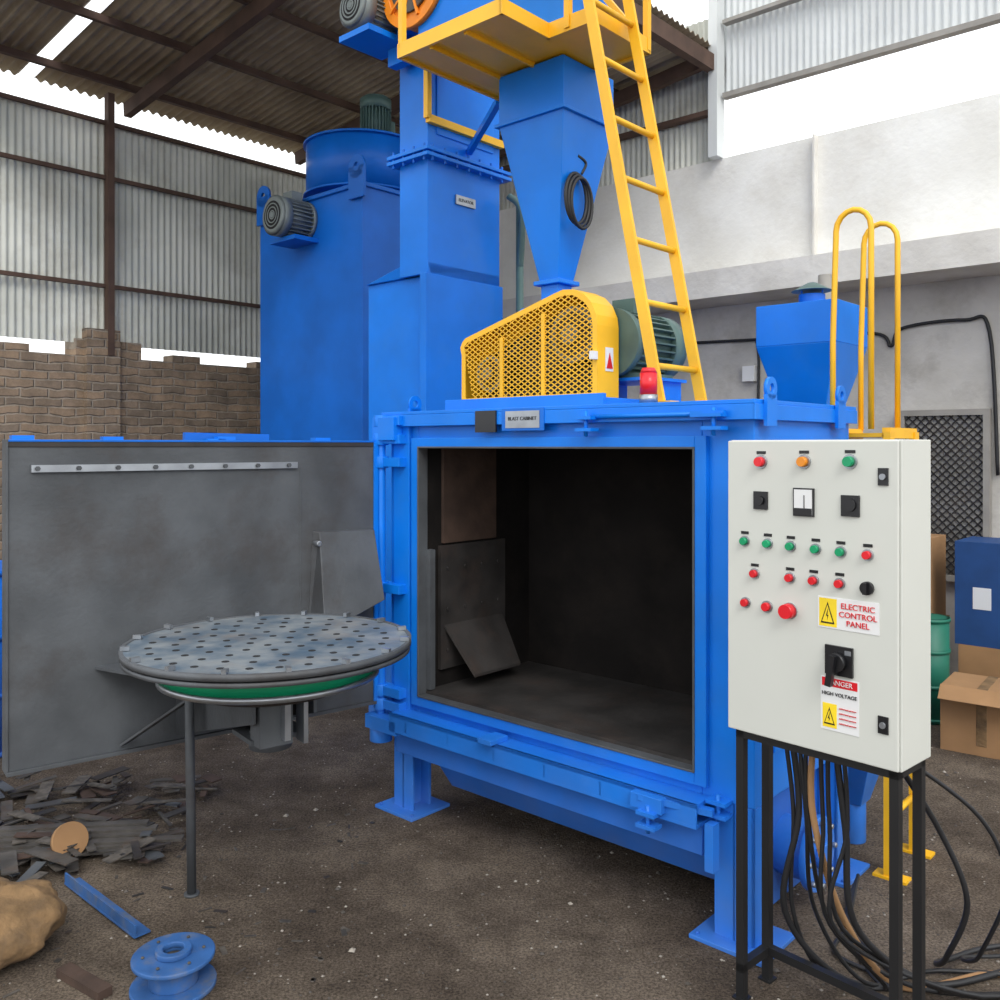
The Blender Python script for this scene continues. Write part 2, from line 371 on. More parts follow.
for (a,b) in ((-.18,.0),(-.18,.66),(1.39,.0),(1.39,.66)):
    w=.14 if a>1 else .12
    p.box((a,b,0.012),(a+w,b+.012,.45),BLUE); p.box((a,b+.10,0.012),(a+w,b+.112,.45),BLUE); p.box((a+w/2-.006,b,0.012),(a+w/2+.006,b+.11,.45),BLUE)
    if a>1: p.box((a+w-.012,b,0.012),(a+w,b+.11,.45),BLUE)
    p.box((a-.06,b-.06,0),(a+w+.06,b+.17,.014),BLUE)
    for i,j in ((-.04,-.04),(w+.04,-.04)): p.cyl((a+i,b+j,.014),(a+i,b+j,.022),.008,BLUED,seg=6)
p.prism([(-.06,.02,.3),(-.06,.02,.45),(.10,.02,.45)],(0,.012,0),BLUE)
p.prism([(1.39,.02,.25),(1.39,.02,.45),(1.2,.02,.45)],(0,.012,0),BLUE)
p.box((1.44,.11,.012),(1.452,.66,.45),BLUED)
p.fin('support_legs',E,bevel=.002)
p=P()
def lug(p,a,b,z,m=BLUE):
    p.box((a-.035,b-.05,z-.012),(a+.035,b,z+.0),m); p.box((a-.035,b-.05,z+.03),(a+.035,b,z+.042),m); p.cyl((a,b-.03,z-.03),(a,b-.03,z+.06),.007,m,seg=12)
lug(p,1.42,0,.42); lug(p,1.42,-.03,1.66); lug(p,.92,-.035,1.66); lug(p,1.22,-.1,.36)
p.bar((1.42,-.06,.43),(1.18,-.12,.44),.03,.02,BLUE)
p.bar((1.34,-.06,1.70),(1.46,-.06,1.70),.02,.02,BLUE)
p.bar((1.42,-.07,.25),(1.42,-.07,.40),.03,.04,BLUE)
p.cyl((.93,-.05,1.70),(1.36,-.05,1.70),.008,BLUE,seg=10)
p.fin('door_clamps',E)
p=P()
for a,b in ((AR+.03,.05),(AR+.03,.62),(-.1,.05)):
    p.box((a-.006,b-.035,1.66),(a+.006,b+.035,1.76),BLUE); p.ring((a-.006,b,1.78),(a+.006,b,1.78),.036,.016,BLUE)
p.fin('lifting_eyes',E)
p=P()
p.box((.36,-.048,1.65),(.47,-.040,1.735),PLAST); p.box((.52,-.046,1.665),(.69,-.040,1.73),STEEL); p.box((.50,-.044,1.655),(.71,-.040,1.74),BLUED)
p.fin('name_plates',E)
text('plate_lettering','BLAST CABINET',E,(.605,-.047,1.70),.02,PLAST)
# hinge
p=P()
p.cyl((-.215,-.045,.42),(-.215,-.045,1.70),.020,BLUE)
for z in (.44,.5,.95,1.5,1.6,1.68):
    p.cyl((-.215,-.045,z),(-.215,-.045,z+.05),.033,BLUE); p.box((-.215,-.06,z+.005),(-.08,0,z+.045),BLUE)
p.box((-.16,-.02,.44),(-.06,.0,1.73),BLUE)
p.box((-.26,-.1,.36),(-.06,.0,.42),BLUE)
p.cyl((-.215,-.045,.30),(-.215,-.045,.36),.05,BLUE)
p.box((-.24,-.075,1.62),(-.10,-.02,1.72),BLUE)
p.fin('door_hinge',E,bevel=.002)

# ================= DOOR + TURNTABLE ==================
FD=Matrix.Translation((-.54,3.955,0))@Matrix.Rotation(R(-142.56),4,'Z')
E=top('swing_door',FM.inverted()@FD,CAB)
p=P(); W=1.440; z0,z1=.480,1.613
p.box((.0,-.012,z0),(W,0,z1),GREY)
p.box((0,-.07,z0-.01),(W,-.012,z1+.004),BLUE)
p.box((0,-.07,z1-.002),(W+.006,.006,z1+.006),BLUED); p.box((0,-.07,z0-.014),(W+.006,.012,z0),GREY)
p.box((W,-.07,z0-.01),(W+.008,.008,z1+.006),GREY); p.box((0,0,z0),(.02,.012,z1),BLUE)
p.box((.36,0,z0+.02),(.366,.003,z1-.1),GREY); p.box((0,0,z1-.02),(W,.004,z1),LINER)
p.fin('door_leaf',E,bevel=.002)
p=P(); p.box((.38,0,1.505),(1.37,.012,1.530),STEEL)
for i in range(8): p.cyl((.42+i*.133,.012,1.518),(.42+i*.133,.022,1.518),.009,GREY,seg=6)
p.fin('rubber_clamp_bar',E)
p=P(); p.loft([[(.03,0,.92),(.33,0,.80),(.33,.16,.84),(.03,.12,.94)],[(.03,0,1.235),(.31,0,1.24),(.29,.03,1.235),(.03,.03,1.23)]],GREY)
p.cyl((.30,.0,1.19),(.30,.05,1.19),.012,STEEL,seg=8)
p.fin('deflector_plate',E,bevel=.003)
p=P()
for x,h in ((.2,.03),(.62,.035),(.66,.02),(1.05,.03),(1.35,.035)):
    p.box((x,-.10,z1-.06),(x+.07,-.05,z1+h*.6),BLUE)
p.bar((.3,-.09,1.3),(1.35,-.09,1.3),.05,.06,BLUE); p.bar((.3,-.09,.8),(1.35,-.09,.8),.05,.06,BLUE); p.bar((.45,-.13,1.63),(.8,-.13,1.635),.03,.03,BLUED)
p.fin('door_ribs',E)
# turntable
cx,cy,Rr=.762,.628,.462
p=P()
p.cyl((cx,cy,.936),(cx,cy,.950),Rr,TTOP,seg=96)
p.ring((cx,cy,.934),(cx,cy,.954),Rr+.004,Rr-.008,GREY,seg=96)
p.cyl((cx,cy,.928),(cx,cy,.936),Rr-.012,HOLE,seg=96)
p.cyl((cx,cy,.914),(cx,cy,.928),Rr,GREY,seg=96)
for i in range(16):
    t=i*math.pi/8+.1; q=Vector((cx+(Rr-.014)*math.cos(t),cy+(Rr-.014)*math.sin(t),.952))
    p.bar(q,q+Vector((0,0,.014)),.014,.028,STEEL,up=(math.cos(t),math.sin(t),0))
for rr,n in ((.07,6),(.145,10),(.225,16),(.30,22),(.38,28)):
    for i in range(n):
        t=2*math.pi*(i+.5*(rr>.2))/n; q=Vector((cx+rr*math.cos(t),cy+rr*math.sin(t),.9502))
        p.cyl(q,q+Vector((0,0,.0008)),.012,HOLE,seg=12)
p.fin('turntable_disc',E)
p=P()
p.cyl((cx,cy,.857),(cx,cy,.914),.35,GREENR,seg=64); p.cyl((cx,cy,.838),(cx,cy,.857),.358,STEEL,seg=64); p.cyl((cx,cy,.80),(cx,cy,.838),.25,LINER,seg=64)
p.cyl((cx,cy,.66),(cx,cy,.80),.06,GREY); p.box((cx-.1,cy-.08,.64),(cx+.1,cy+.08,.655),GREY)
p.cyl((cx,cy,.60),(cx,cy,.66),.07,GREY)
p.fin('slewing_ring',E)
p=P()
for x in (cx-.11,cx+.10):
    p.prism([(x,0,.50),(x,0,.80),(x,cy+.12,.80),(x,cy+.12,.72)],(.012,0,0),GREY)
p.box((cx-.12,0,.790),(cx+.12,cy+.15,.80),GREY)
p.prism([(cx-.45,.0,.79),(cx+.40,0,.79),(cx+.12,cy,.79),(cx-.12,cy,.79)],(0,0,.01),GREY)
p.prism([(cx-.45,.0,.55),(cx-.45,.0,.79),(cx-.12,cy*.8,.79)],(.012,0,0),GREY)
p.box((cx-.02,cy+.05,.64),(cx+.09,cy+.13,.79),GREY); p.box((cx-.06,cy+.10,.64),(cx-.045,cy+.16,.79),STEEL); p.box((cx+.0,cy+.13,.66),(cx+.02,cy+.16,.79),STEEL)
p.bar((cx-.3,0,.5),(cx-.09,cy*.6,.78),.04,.008,GREY); p.bar((cx+.3,0,.5),(cx+.09,cy*.6,.78),.04,.008,GREY)
p.fin('turntable_bracket',E)
p=P(); p.cyl((.90,.26,0.0),(.93,.32,.838),.016,GREY,seg=16); p.cyl((.90,.26,0.0),(.90,.26,.008),.026,GREY); p.fin('prop_leg',E)

# ================= BUCKET ELEVATOR ==================
E=top('bucket_elevator',FM)
p=P()
p.box((-1.13,.64,0),(-.60,1.16,2.50),BLUE); 
p.rects([(-1.13,-.60,.62,1.16,2.50),(-.82,-.60,.60,1.16,2.56)],BLUE)
p.box((-.82,.60,2.5),(-.60,1.16,4.0),BLUE)
p.box((-.64,.58,0.0),(-.592,1.18,2.5),BLUE)
p.box((-.87,.55,3.10),(-.55,1.21,3.12),BLUE); p.box((-.87,.55,3.13),(-.55,1.21,3.15),BLUE)
for i in range(7): p.cyl((-.565,.60+i*.09,3.08),(-.565,.60+i*.09,3.17),.008,BLUED,seg=6)
for i in range(4): p.cyl((-.83+i*.08,.565,3.08),(-.83+i*.08,.565,3.17),.008,BLUED,seg=6)
p.box((-.60,.66,3.24),(-.592,1.1,3.72),BLUE)
p.box((-.9,.5,3.75),(-.5,1.25,4.35),BLUE)
p.fin('elevator_casing',E,bevel=.003)
p=P()
p.bar((-.58,.58,3.3),(-.58,.58,3.6),.03,.03,YEL); p.bar((-.58,.58,3.3),(-.58,1.16,3.3),.03,.04,YEL)
p.fin('stiffener_angle',E)
p=P(); p.box((-.598,.80,2.90),(-.588,.95,2.95),STEEL); p.fin('name_plate',E)
text('plate_lettering','ELEVATOR',E,(-.587,.875,2.925),.024,PLAST,rot=(90,0,90))
p=P(); q_=-.50
p.cyl((q_,.40,3.90),(q_,.5,3.90),.2,ORANGE); p.ring((q_,.39,3.90),(q_,.42,3.90),.215,.17,ORANGE)
p.cyl((q_,.385,3.90),(q_,.40,3.90),.14,SCRAP)
for i in range(10):
    t=i*math.pi/5; p.bar((q_,.385,3.90),(q_+.18*math.cos(t),.385,3.90+.18*math.sin(t)),.012,.012,ORANGE)
p.fin('pulley_guard',E)
p=P(); motor(p,(-.80,.55,3.84),(0,-1,0),.30,.11,MGREY); p.box((-.92,.27,3.69),(-.68,.56,3.72),BLUE); p.box((-.8,.5,3.6),(-.68,.56,3.9),BLUE); p.fin('head_motor',E)
p=P(); p.path([(-.5,1.22,0),(-.5,1.22,3.0)],.022,MGREEN); p.path(smooth([(-.52,1.15,3.0),(-.45,1.18,2.9),(-.5,1.22,2.6)]),.02,MGREEN); p.fin('conduit_pipe',E)

# ================= FEED HOPPER ==================
E=top('abrasive_storage_hopper',FM)
p=P()
ca,cb=.29,.56; h=.185
p.box((ca-h,cb-h,3.04),(ca+h,cb+h,3.26),BLUE)
p.rects([(ca-.055,ca+.055,cb-.055,cb+.055,2.34),(ca-h,ca+h,cb-h,cb+h,3.04)],BLUE)
p.box((ca-h-.015,cb-h-.015,3.03),(ca+h+.015,cb+h+.015,3.045),BLUE)
p.box((ca-.075,cb-.075,2.32),(ca+.075,cb+.075,2.34),BLUE)
p.box((ca-.05,cb-.05,2.2),(ca+.05,cb+.05,2.32),BLUE)
p.rects([(ca-.2,ca+.2,cb-.16,cb+.16,1.745),(ca-.2,ca+.2,cb-.16,cb+.16,2.14),(ca-.12,ca+.12,cb-.1,cb+.1,2.22)],BLUE)
p.box((ca-.22,cb-.18,2.13),(ca+.22,cb+.18,2.145),BLUE)
p.fin('hopper_cone',E,bevel=.003)
p=P()
p.prism([(-.48,0.42,4.0),(-.48,.42,3.5),(.1,.42,3.36),(.48,.42,3.36),(.48,.42,3.6)],(0,.30,0),BLUE)
p.box((ca-h,cb-h,3.36),(ca+h,cb+h-.02,3.6),BLUE)
p.fin('inlet_chute',E,bevel=.003)
p=P()
for k in range(3):
    pts=[(ca+.15+.008*k, cb-.05+.075*math.cos(t)+.01*k, 2.68+.11*math.sin(t)-.01*k) for t in [i*2*math.pi/24 for i in range(24)]]
    p.path(pts,.008,RUBBER,closed=True,seg=8)
p.path(smooth([(ca+.14,cb,2.8),(ca+.15,cb+.02,2.85),(ca+.15,cb-.04,2.87)]),.007,RUBBER)
p.fin('coiled_cable',E)

# ================= PLATFORM ==================
E=top('access_platform',FM)
p=P(); zp=3.27
p.box((-.07,-.06,zp),(.51,.62,zp+.012),YEL); p.box((.51,.22,zp),(.74,.62,zp+.012),YEL)
for lo,hi in (((-.07,-.07,zp-.012),(.52,-.055,zp+.05)),((-.08,-.07,zp-.012),(-.065,.62,zp+.05)),((.51,-.07,zp-.012),(.525,.23,zp+.05)),((.51,.215,zp-.012),(.75,.23,zp+.05)),((.735,.22,zp-.012),(.75,.62,zp+.05)),((-.08,.61,zp-.012),(.75,.625,zp+.03))): p.box(lo,hi,YEL)
for a in (.1,.3): p.box((a,-.05,zp-.02),(a+.012,.38,zp),YEL)
p.fin('deck',E)
p=P()
for a,b in ((.74,.22),(.74,.61),(.5,-.05),(-.07,-.05),(.62,.22)): p.bar((a,b,zp),(a,b,zp+.9),.025,.025,YEL)
for z in (.45,.9): p.bar((-.07,-.05,zp+z),(.5,-.05,zp+z),.025,.025,YEL); p.bar((.5,-.05,zp+z),(.5,.22,zp+z),.025,.025,YEL)
p.bar((.72,.6,zp+.05),(.45,.6,zp+.4),.025,.025,YEL)
p.fin('railing',E)
p=P()
p.bar((-.59,.9,3.2),(-.08,.58,3.26),.03,.03,BLUE)
p.fin('platform_struts',E)
E=top('inclined_ladder',FM)
p=P(); A0,Z0,A1,Z1=1.11,1.744,.80,3.27
rr=(A1-A0)/(Z1-Z0)
for b in (.12,.42):
    p.bar((A0,b,Z0),(A0+rr*2.3,b,Z0+2.3),.016,.042,YEL,up=(1,0,0))
    p.box((A0-.06,b-.03,Z0),(A0+.06,b+.03,Z0+.012),YEL)
for i in range(10):
    z=1.885+i*.235
    if z<4: p.cyl((A0+rr*(z-Z0),.12,z),(A0+rr*(z-Z0),.42,z),.012,YEL,seg=12)
p.fin('ladder_frame',E)

# ================= DRIVE + GUARD ==================
E=top('belt_drive_guard',FM)
g0,g1=.10,.24
out=[(.14,1.775),(.14,1.98)]
out+=[(.19+.06*math.cos(t),2.00+.06*math.sin(t)) for t in [R(x) for x in (165,140,118)]]
out+=[(.70+.15*math.cos(t),2.05+.15*math.sin(t)) for t in [R(x) for x in (112,95,75,55,35,15,0)]]
out+=[(.85,1.775)]
p=P()
n=len(out)
inn=[]
for i in range(n):   # inset
    a,z=out[i]; pa,pz=out[i-1]; na,nz=out[(i+1)%n]
    d1=Vector((a-pa,z-pz)).normalized(); d2=Vector((na-a,nz-z)).normalized()
    n1=Vector((d1.y,-d1.x)); n2=Vector((d2.y,-d2.x)); nn=(n1+n2).normalized(); k=.022/max(.35,nn.dot(n1))
    inn.append((a+nn.x*k,z+nn.y*k))
vs=[(a,g0,z) for a,z in out]+[(a,g1,z) for a,z in out]+[(a,g0,z) for a,z in inn]+[(a,g0+.004,z) for a,z in inn]
fs=[]
for i in range(n):
    j=(i+1)%n; fs.append((i,j,n+j,n+i)); fs.append((i,j,2*n+j,2*n+i)); fs.append((2*n+i,2*n+j,3*n+j,3*n+i))
p.add(vs,fs,YEL); p.add([(a,g1,z) for a,z in out],[tuple(range(n))],YEL)
p.fin('guard_casing',E)
p=P()
def clip_convex(p0,d,poly):
    t0,t1=-9,9; m=len(poly)
    for i in range(m):
        a=Vector(poly[i]); b=Vector(poly[(i+1)%m]); e=b-a; nn=Vector((e.y,-e.x))
        den=nn.dot(d); num=nn.dot(a-p0)
        if abs(den)<1e-9:
            if nn.dot(p0-a)<0: return None
            continue
        t=num/den
        if den>0: t0=max(t0,t)
        else: t1=min(t1,t)
    return (t0,t1) if t1>t0 else None
for sg in (1,-1):
    d=Vector((1,.62*sg)).normalized()
    for i in range(-60,90):
        p0=Vector((.14,1.5+i*.021)) if sg>0 else Vector((.14,1.6+i*.021))
        r_=clip_convex(p0,d,inn)
        if r_:
            q0=p0+d*r_[0]; q1=p0+d*r_[1]; p.bar((q0.x,g0+.002,q0.y),(q1.x,g0+.002,q1.y),.004,.0035,YEL,up=(0,1,0))
for s_ in (.36,.58): 
    p.box((s_,g0-.003,1.79),(s_+.018,g0+.004,2.04+ (s_-.36)*.35),YEL)
p.fin('guard_mesh',E)
p=P()
p.box((.16,.225,1.79),(.83,.232,1.93),PLAST); p.prism([(.16,.225,1.93),(.83,.225,1.93),(.82,.225,2.05),(.7,.225,2.17),(.22,.225,2.0)],(0,.007,0),PLAST)
for a,z,r_ in ((.70,2.03,.11),(.26,1.90,.075)):
    p.cyl((a,.15,z),(a,.20,z),r_,SCRAP); p.ring((a,.145,z),(a,.15,z),r_,r_*.8,MGREY); p.cyl((a,.12,z),(a,.15,z),r_*.35,MGREY)
for s_ in (1,-1):
    p.bar((.70,.17,2.03+s_*.11),(.26,.17,1.90+s_*.075),.03,.01,RUBBER)
p.fin('pulleys_and_belt',E)
p=P(); p.box((.10,.06,1.744),(.92,.28,1.775),BLUE); p.box((.10,.04,1.744),(.92,.06,1.79),BLUE); p.fin('guard_base',E,bevel=.002)
p=P(); p.box((.835,.07,1.92),(.853,.10,1.95),WHITE); p.box((.851,.15,1.88),(.853,.2,1.97),WHITE); p.prism([(.854,.155,1.89),(.854,.195,1.89),(.854,.175,1.95)],(.001,0,0),REDB); p.fin('warning_sticker',E)
E=top('blast_wheel_motor',FM)
p=P(); motor(p,(.80,.25,2.0),(0,1,0),.38,.135,MGREEN)
p.box((.68,.30,1.86),(.92,.52,1.88),MGREEN); p.fin('motor_body',E)
p=P(); p.box((.64,.285,1.745),(.96,.60,1.76),BLUE); p.box((.66,.3,1.76),(.68,.55,1.86),BLUE); p.box((.92,.3,1.76),(.94,.55,1.86),BLUE); p.box((.64,.285,1.85),(.96,.56,1.862),BLUE); p.fin('motor_pedestal',E)
E=top('warning_beacon',FM)
p=P(); a,b=1.12,.03
p.cyl((a,b,1.745),(a,b,1.775),.032,STEEL); p.cyl((a,b,1.775),(a,b,1.85),.030,REDB); p.cyl((a,b,1.85),(a,b,1.868),.030,REDB,r1=.022)
p.fin('beacon_light',E)

# ================= DUST COLLECTOR ==================
E=top('dust_collector',FM)
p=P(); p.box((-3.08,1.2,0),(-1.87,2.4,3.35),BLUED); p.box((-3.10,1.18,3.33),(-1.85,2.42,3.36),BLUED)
p.fin('filter_cabinet',E,bevel=.005)
p=P()
for a,b in ((-3.0,1.19),(-1.9,1.19),(-1.86,2.2)):
    p.box((a-.08,b-.02,3.25),(a+.08,b,3.46),BLUED); p.ring((a,b-.02,3.46),(a,b,3.46),.08,.03,BLUED)
p.fin('lifting_eyes',E)
p=P(); fa,fb=-2.42,1.66
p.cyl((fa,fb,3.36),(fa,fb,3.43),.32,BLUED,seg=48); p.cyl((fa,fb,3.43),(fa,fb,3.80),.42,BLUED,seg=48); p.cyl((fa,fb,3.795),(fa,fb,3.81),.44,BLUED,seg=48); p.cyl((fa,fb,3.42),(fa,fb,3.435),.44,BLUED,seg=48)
p.box((fa-.1,fb+.1,3.45),(fa+.7,fb+.4,3.78),BLUED)
p.fin('exhaust_blower',E)
p=P(); motor(p,(fa+.14,fb,3.81),(0,0,1),.34,.115,MGREEN); p.box((fa-.05,fb-.16,3.81),(fa+.3,fb+.16,3.83),BLUED); p.fin('blower_motor',E)
p=P(); motor(p,(-2.50,1.2,3.19),(0,-1,0),.28,.14,MGREY); p.box((-2.65,1.0,3.02),(-2.35,1.2,3.05),BLUED); p.fin('shaker_motor',E)

# ================= SIDE DUST HOPPER ==================
E=top('settling_hopper',FM)
p=P(); ca,cb,h=1.08,1.5,.19
p.box((ca-h,cb-h,2.06),(ca+h,cb+h,2.25),BLUE)
p.rects([(ca-.08,ca+.08,cb-.08,cb+.08,1.66),(ca-h,ca+h,cb-h,cb+h,2.06)],BLUE)
p.rects([(ca-.09,ca+.09,cb-.09,cb+.09,.0),(ca-.09,ca+.09,cb-.09,cb+.09,1.66)],BLUE)
p.box((ca-.12,cb-.12,1.60),(ca+.12,cb+.12,1.62),BLUE)
p.cyl((ca,cb,2.25),(ca,cb,2.31),.06,BLUED); p.cyl((ca,cb,2.325),(ca,cb,2.365),.095,MGREEN,r1=.02)
for t in (0,2,4): p.bar((ca+.05*math.cos(t),cb+.05*math.sin(t),2.3),(ca+.05*math.cos(t),cb+.05*math.sin(t),2.34),.008,.008,BLUED)
p.fin('hopper_body',E,bevel=.003)
p=P(); p.rects([(1.40,1.50,.98,1.08,.16),(1.28,1.62,.86,1.2,.60),(1.28,1.62,.86,1.2,.72)],BLUE); p.cyl((1.45,1.03,0),(1.45,1.03,.16),.05,BLUE)
p.bar((1.1,1.3,1.1),(1.42,1.05,.70),.14,.14,BLUE)
p.fin('discharge_spout',E,bevel=.003)

# ================= REAR ACCESS LADDER ==================
E=top('service_ladder',FM)
p=P()
for b in (.80,1.09):
    a0,a1=1.46,1.605; rr_=(a1-a0)/2
    pts=[(a0,b,1.66),(a0,b,2.0),(a0+.012,b,2.40)]+[(a0+.012+rr_-.006+ (rr_-.006)*math.cos(t),b,2.42+.075*math.sin(t)) for t in [math.pi*(1-i/8) for i in range(9)]]+[(a1,b,2.3),(a1,b,1.66)]
    p.path(pts,.011,YEL)
p.bar((1.45,.80,1.645),(1.45,1.1,1.645),.03,.04,YEL); p.bar((1.66,.80,1.645),(1.66,1.1,1.645),.03,.04,YEL); p.box((1.45,.80,1.63),(1.66,1.1,1.645),YEL)
for b in (.80,1.08): p.bar((1.67,b,0),(1.67,b,1.65),.045,.025,YEL,up=(1,0,0)); p.box((1.62,b-.03,0),(1.74,b+.03,.01),YEL)
for i in range(6): p.cyl((1.67,.80,.22+i*.25),(1.67,1.08,.22+i*.25),.013,YEL,seg=12)
p.fin('ladder_frame',E)

# ================= CONTROL PANEL ==================
FP=Matrix.Translation((.660,2.6,0))@Matrix.Rotation(R(-47.63),4,'Z')
E=top('electric_control_panel',FP)
PW,PD,zb,zt=.494,.187,.782,1.614
p=P(); p.box((0,.012,zb),(PW,PD,zt),PANELW); p.box((-.002,0,zb+.002),(PW-.004,.010,zt-.002),PANELW); p.box((.004,.008,zb+.006),(PW-.006,.014,zt-.006),BLACK)
p.fin('enclosure',E,bevel=.003)
p=P()
def btn(s_,z,m,r=.0125,d=.016):
    p.cyl((s_,0,z),(s_,-.005,z),r*1.2,STEEL,seg=24); p.cyl((s_,-.005,z),(s_,-d,z),r*.9,m,r1=r*.8,seg=24)
for s_,z,m in ((.107,1.553,REDB),(.237,1.555,AMB),(.366,1.557,GREENB)):
    btn(s_,z,m,.016,.02); p.box((s_-.014,-.002,z+.022),(s_+.014,0,z+.030),PLAST)
p.box((.085,-.006,1.42),(.128,0,1.47),PLAST); p.cyl((.107,-.006,1.445),(.107,-.014,1.445),.012,PLAST,seg=16)
p.box((.207,-.006,1.408),(.267,0,1.484),PLAST); p.box((.211,-.008,1.412),(.263,-.005,1.480),WHITE); p.box((.211,-.009,1.412),(.263,-.007,1.430),PLAST); p.box((.24,-.0095,1.43),(.242,-.007,1.465),PLAST)
p.box((.343,-.006,1.415),(.392,0,1.47),PLAST); p.cyl((.367,-.006,1.445),(.367,-.012,1.445),.017,PLAST,seg=20)
for i,s_ in enumerate((.055,.128,.198,.271,.341,.413)):
    z=1.327-.003*i*.5; btn(s_,z,REDB if i==5 else GREENB); p.box((s_-.012,-.002,z+.02),(s_+.012,0,z+.028),PLAST)
for i,s_ in enumerate((.087,.196,.265,.338)):
    z=1.238; btn(s_,z,REDB); p.box((s_-.012,-.002,z+.02),(s_+.012,0,z+.028),PLAST)
p.cyl((.413,0,1.235),(.413,-.012,1.235),.017,PLAST); p.box((.408,-.022,1.22),(.418,-.01,1.25),PLAST)
btn(.058,1.153,REDB); btn(.126,1.15,REDB,.014)
p.cyl((.195,0,1.148),(.195,-.004,1.148),.022,STEEL); p.cyl((.195,-.004,1.148),(.195,-.03,1.148),.021,REDB,r1=.019)
# rotary isolator
p.box((.30,-.008,.998),(.375,0,1.075),PLAST); p.cyl((.337,-.008,1.035),(.337,-.03,1.035),.024,PLAST); p.bar((.337,-.036,1.055),(.325,-.036,.975),.016,.016,PLAST)
p.box((.355,-.009,1.055),(.372,-.007,1.067),STEEL)
for z in (1.52,.895): p.box((.44,-.004,z-.022),(.466,0,z+.022),PLAST); p.cyl((.453,-.004,z),(.453,-.009,z),.008,STEEL,seg=12)
p.box((.277,-.0015,1.118),(.443,0,1.20),WHITE); p.box((.281,-.002,1.122),(.330,-.001,1.196),YLAB)
p.box((.285,-.0015,.850),(.39,0,.99),WHITE); p.box((.289,-.002,.965),(.386,-.001,.987),REDB); p.box((.291,-.0022,.857),(.330,-.001,.92),YLAB)
for (x,z,w,h) in ((.305,1.13,.019,.056),(.310,.865,.015,.045)):
    p.prism([(x-w,-.003,z),(x+w,-.003,z),(x,-.003,z+h)],(0,.001,0),PLAST)
    p.prism([(x-w*.78,-.0035,z+.004),(x+w*.78,-.0035,z+.004),(x,-.0035,z+h-.007)],(0,.001,0),YLAB)
    p.prism([(x-.001,-.004,z+.008),(x+.003,-.004,z+h*.4),(x,-.004,z+h*.4),(x+.002,-.004,z+h*.75),(x-.004,-.004,z+h*.35),(x,-.004,z+h*.35)],(0,.0005,0),PLAST)
p.fin('controls_and_labels',E)
text('label_line_1','ELECTRIC',E,(.387,-.003,1.18),.021,REDB); text('label_line_2','CONTROL',E,(.387,-.003,1.158),.021,REDB); text('label_line_3','PANEL',E,(.387,-.003,1.136),.021,REDB)
text('danger_text','DANGER',E,(.337,-.003,.976),.018,WHITE); text('voltage_text','HIGH VOLTAGE',E,(.337,-.003,.946),.0135,PLAST)
for i in range(4): text('fine_print.%d'%i,'authorised persons',E,(.360,-.003,.912-i*.013),.006,REDB)
# stand
p=P(); q=.024
for x in (.012,PW-.036):
    for y in (.02,PD-.03): p.box((x,y,0),(x+q,y+q,zb),BLACK); p.box((x-.008,y-.008,0),(x+q+.008,y+q+.008,.006),BLACK)
for y in (.02,PD-.03): p.box((.012,y,zb-q),(PW-.012,y+q,zb),BLACK); 
for x in (.012,PW-.036): p.box((x,.02,.08),(x+q,PD-.01,.08+q),BLACK); p.box((x,.02,zb-q),(x+q,PD-.01,zb),BLACK)
p.box((.012,PD-.03,.08),(PW-.012,PD-.006,.08+q),BLACK)
p.fin('stand_frame',E)
# cables
p=P()
for i in range(9):
    s_=.12+i*.022; 
    pts=[(s_,.1,zb),(s_+random.uniform(-.02,.02),.12,.55),(s_+random.uniform(-.04,.06),.16+random.uniform(-.03,.05),.25),(s_+.05+i*.02,.26+.03*i,.03),
         (.35+.05*i+random.uniform(-.1,.1),.45+.06*i,.012),(.55+.04*i,.9-.08*i,.012+.004*i),(.75+random.uniform(-.1,.2),.5+.08*i,.012),(1.3,.7+.1*i,.012)]
    if i%3==0: pts=pts[:4]+[(.3-.03*i,.42,.012),(.05,.62,.012),(-.05,.9,.05)]
    p.path(smooth(pts),.0065+.003*(i%3==1),RUBBER if i!=4 else CARD,seg=8)
p.path(smooth([(.40,.15,zb),(.47,.30,.55),(.52,.36,.35),(.44,.42,.14),(.36,.6,.03),(.5,.9,.02),(1.0,1.1,.02)]),.008,RUBBER)
p.path(smooth([(.42,.15,zb),(.56,.34,.60),(.60,.42,.40),(.50,.5,.14),(.42,.7,.03),(.8,1.1,.02),(1.4,1.1,.02)]),.006,RUBBER)
p.fin('cable_bundle',E)

# ================= RIGHT CLUTTER ==================
def wf(x,y,rot): return Matrix.Translation((x,y,0))@Matrix.Rotation(R(rot),4,'Z')
E=top('cardboard_box',wf(2.58,4.75,-38))
p=P(); p.box((-.20,-.17,0),(.20,.17,.34),CARD); p.box((-.03,-.172,.05),(.02,.172,.342),SACK); p.prism([(-.20,-.17,.34),(.20,-.17,.34),(.19,-.28,.29),(-.19,-.28,.29)],(0,0,.005),CARD)
p.fin('carton',E,bevel=.004)
E=top('blue_carton_stack',wf(3.05,5.45,-42))
p=P(); p.box((-.2,-.2,0),(.25,.2,.40),CARD); p.box((-.22,-.2,.40),(.24,.18,1.02),BLUEBOX); p.box((-.12,-.203,.62),(-.02,-.2,.75),WHITE); p.box((.04,-.203,.55),(.14,-.2,.60),YLAB)
p.fin('cartons',E,bevel=.006)
E=top('green_drum',wf(2.50,5.25,0))
p=P(); p.cyl((0,0,0),(0,0,.60),.11,GREEND); 
for z in (.01,.2,.4,.58): p.ring((0,0,z),(0,0,z+.02),.117,.10,GREEND)
p.fin('drum',E)
E=top('cardboard_box',wf(2.68,5.82,-42)); p=P(); p.box((-.15,-.15,0),(.17,.15,.5),CARD); p.box((-.15,-.15,.5),(.15,.14,1.02),CARD); p.box((-.03,-.152,.5),(.03,-.15,1.0),SACK); p.fin('carton',E,bevel=.004)

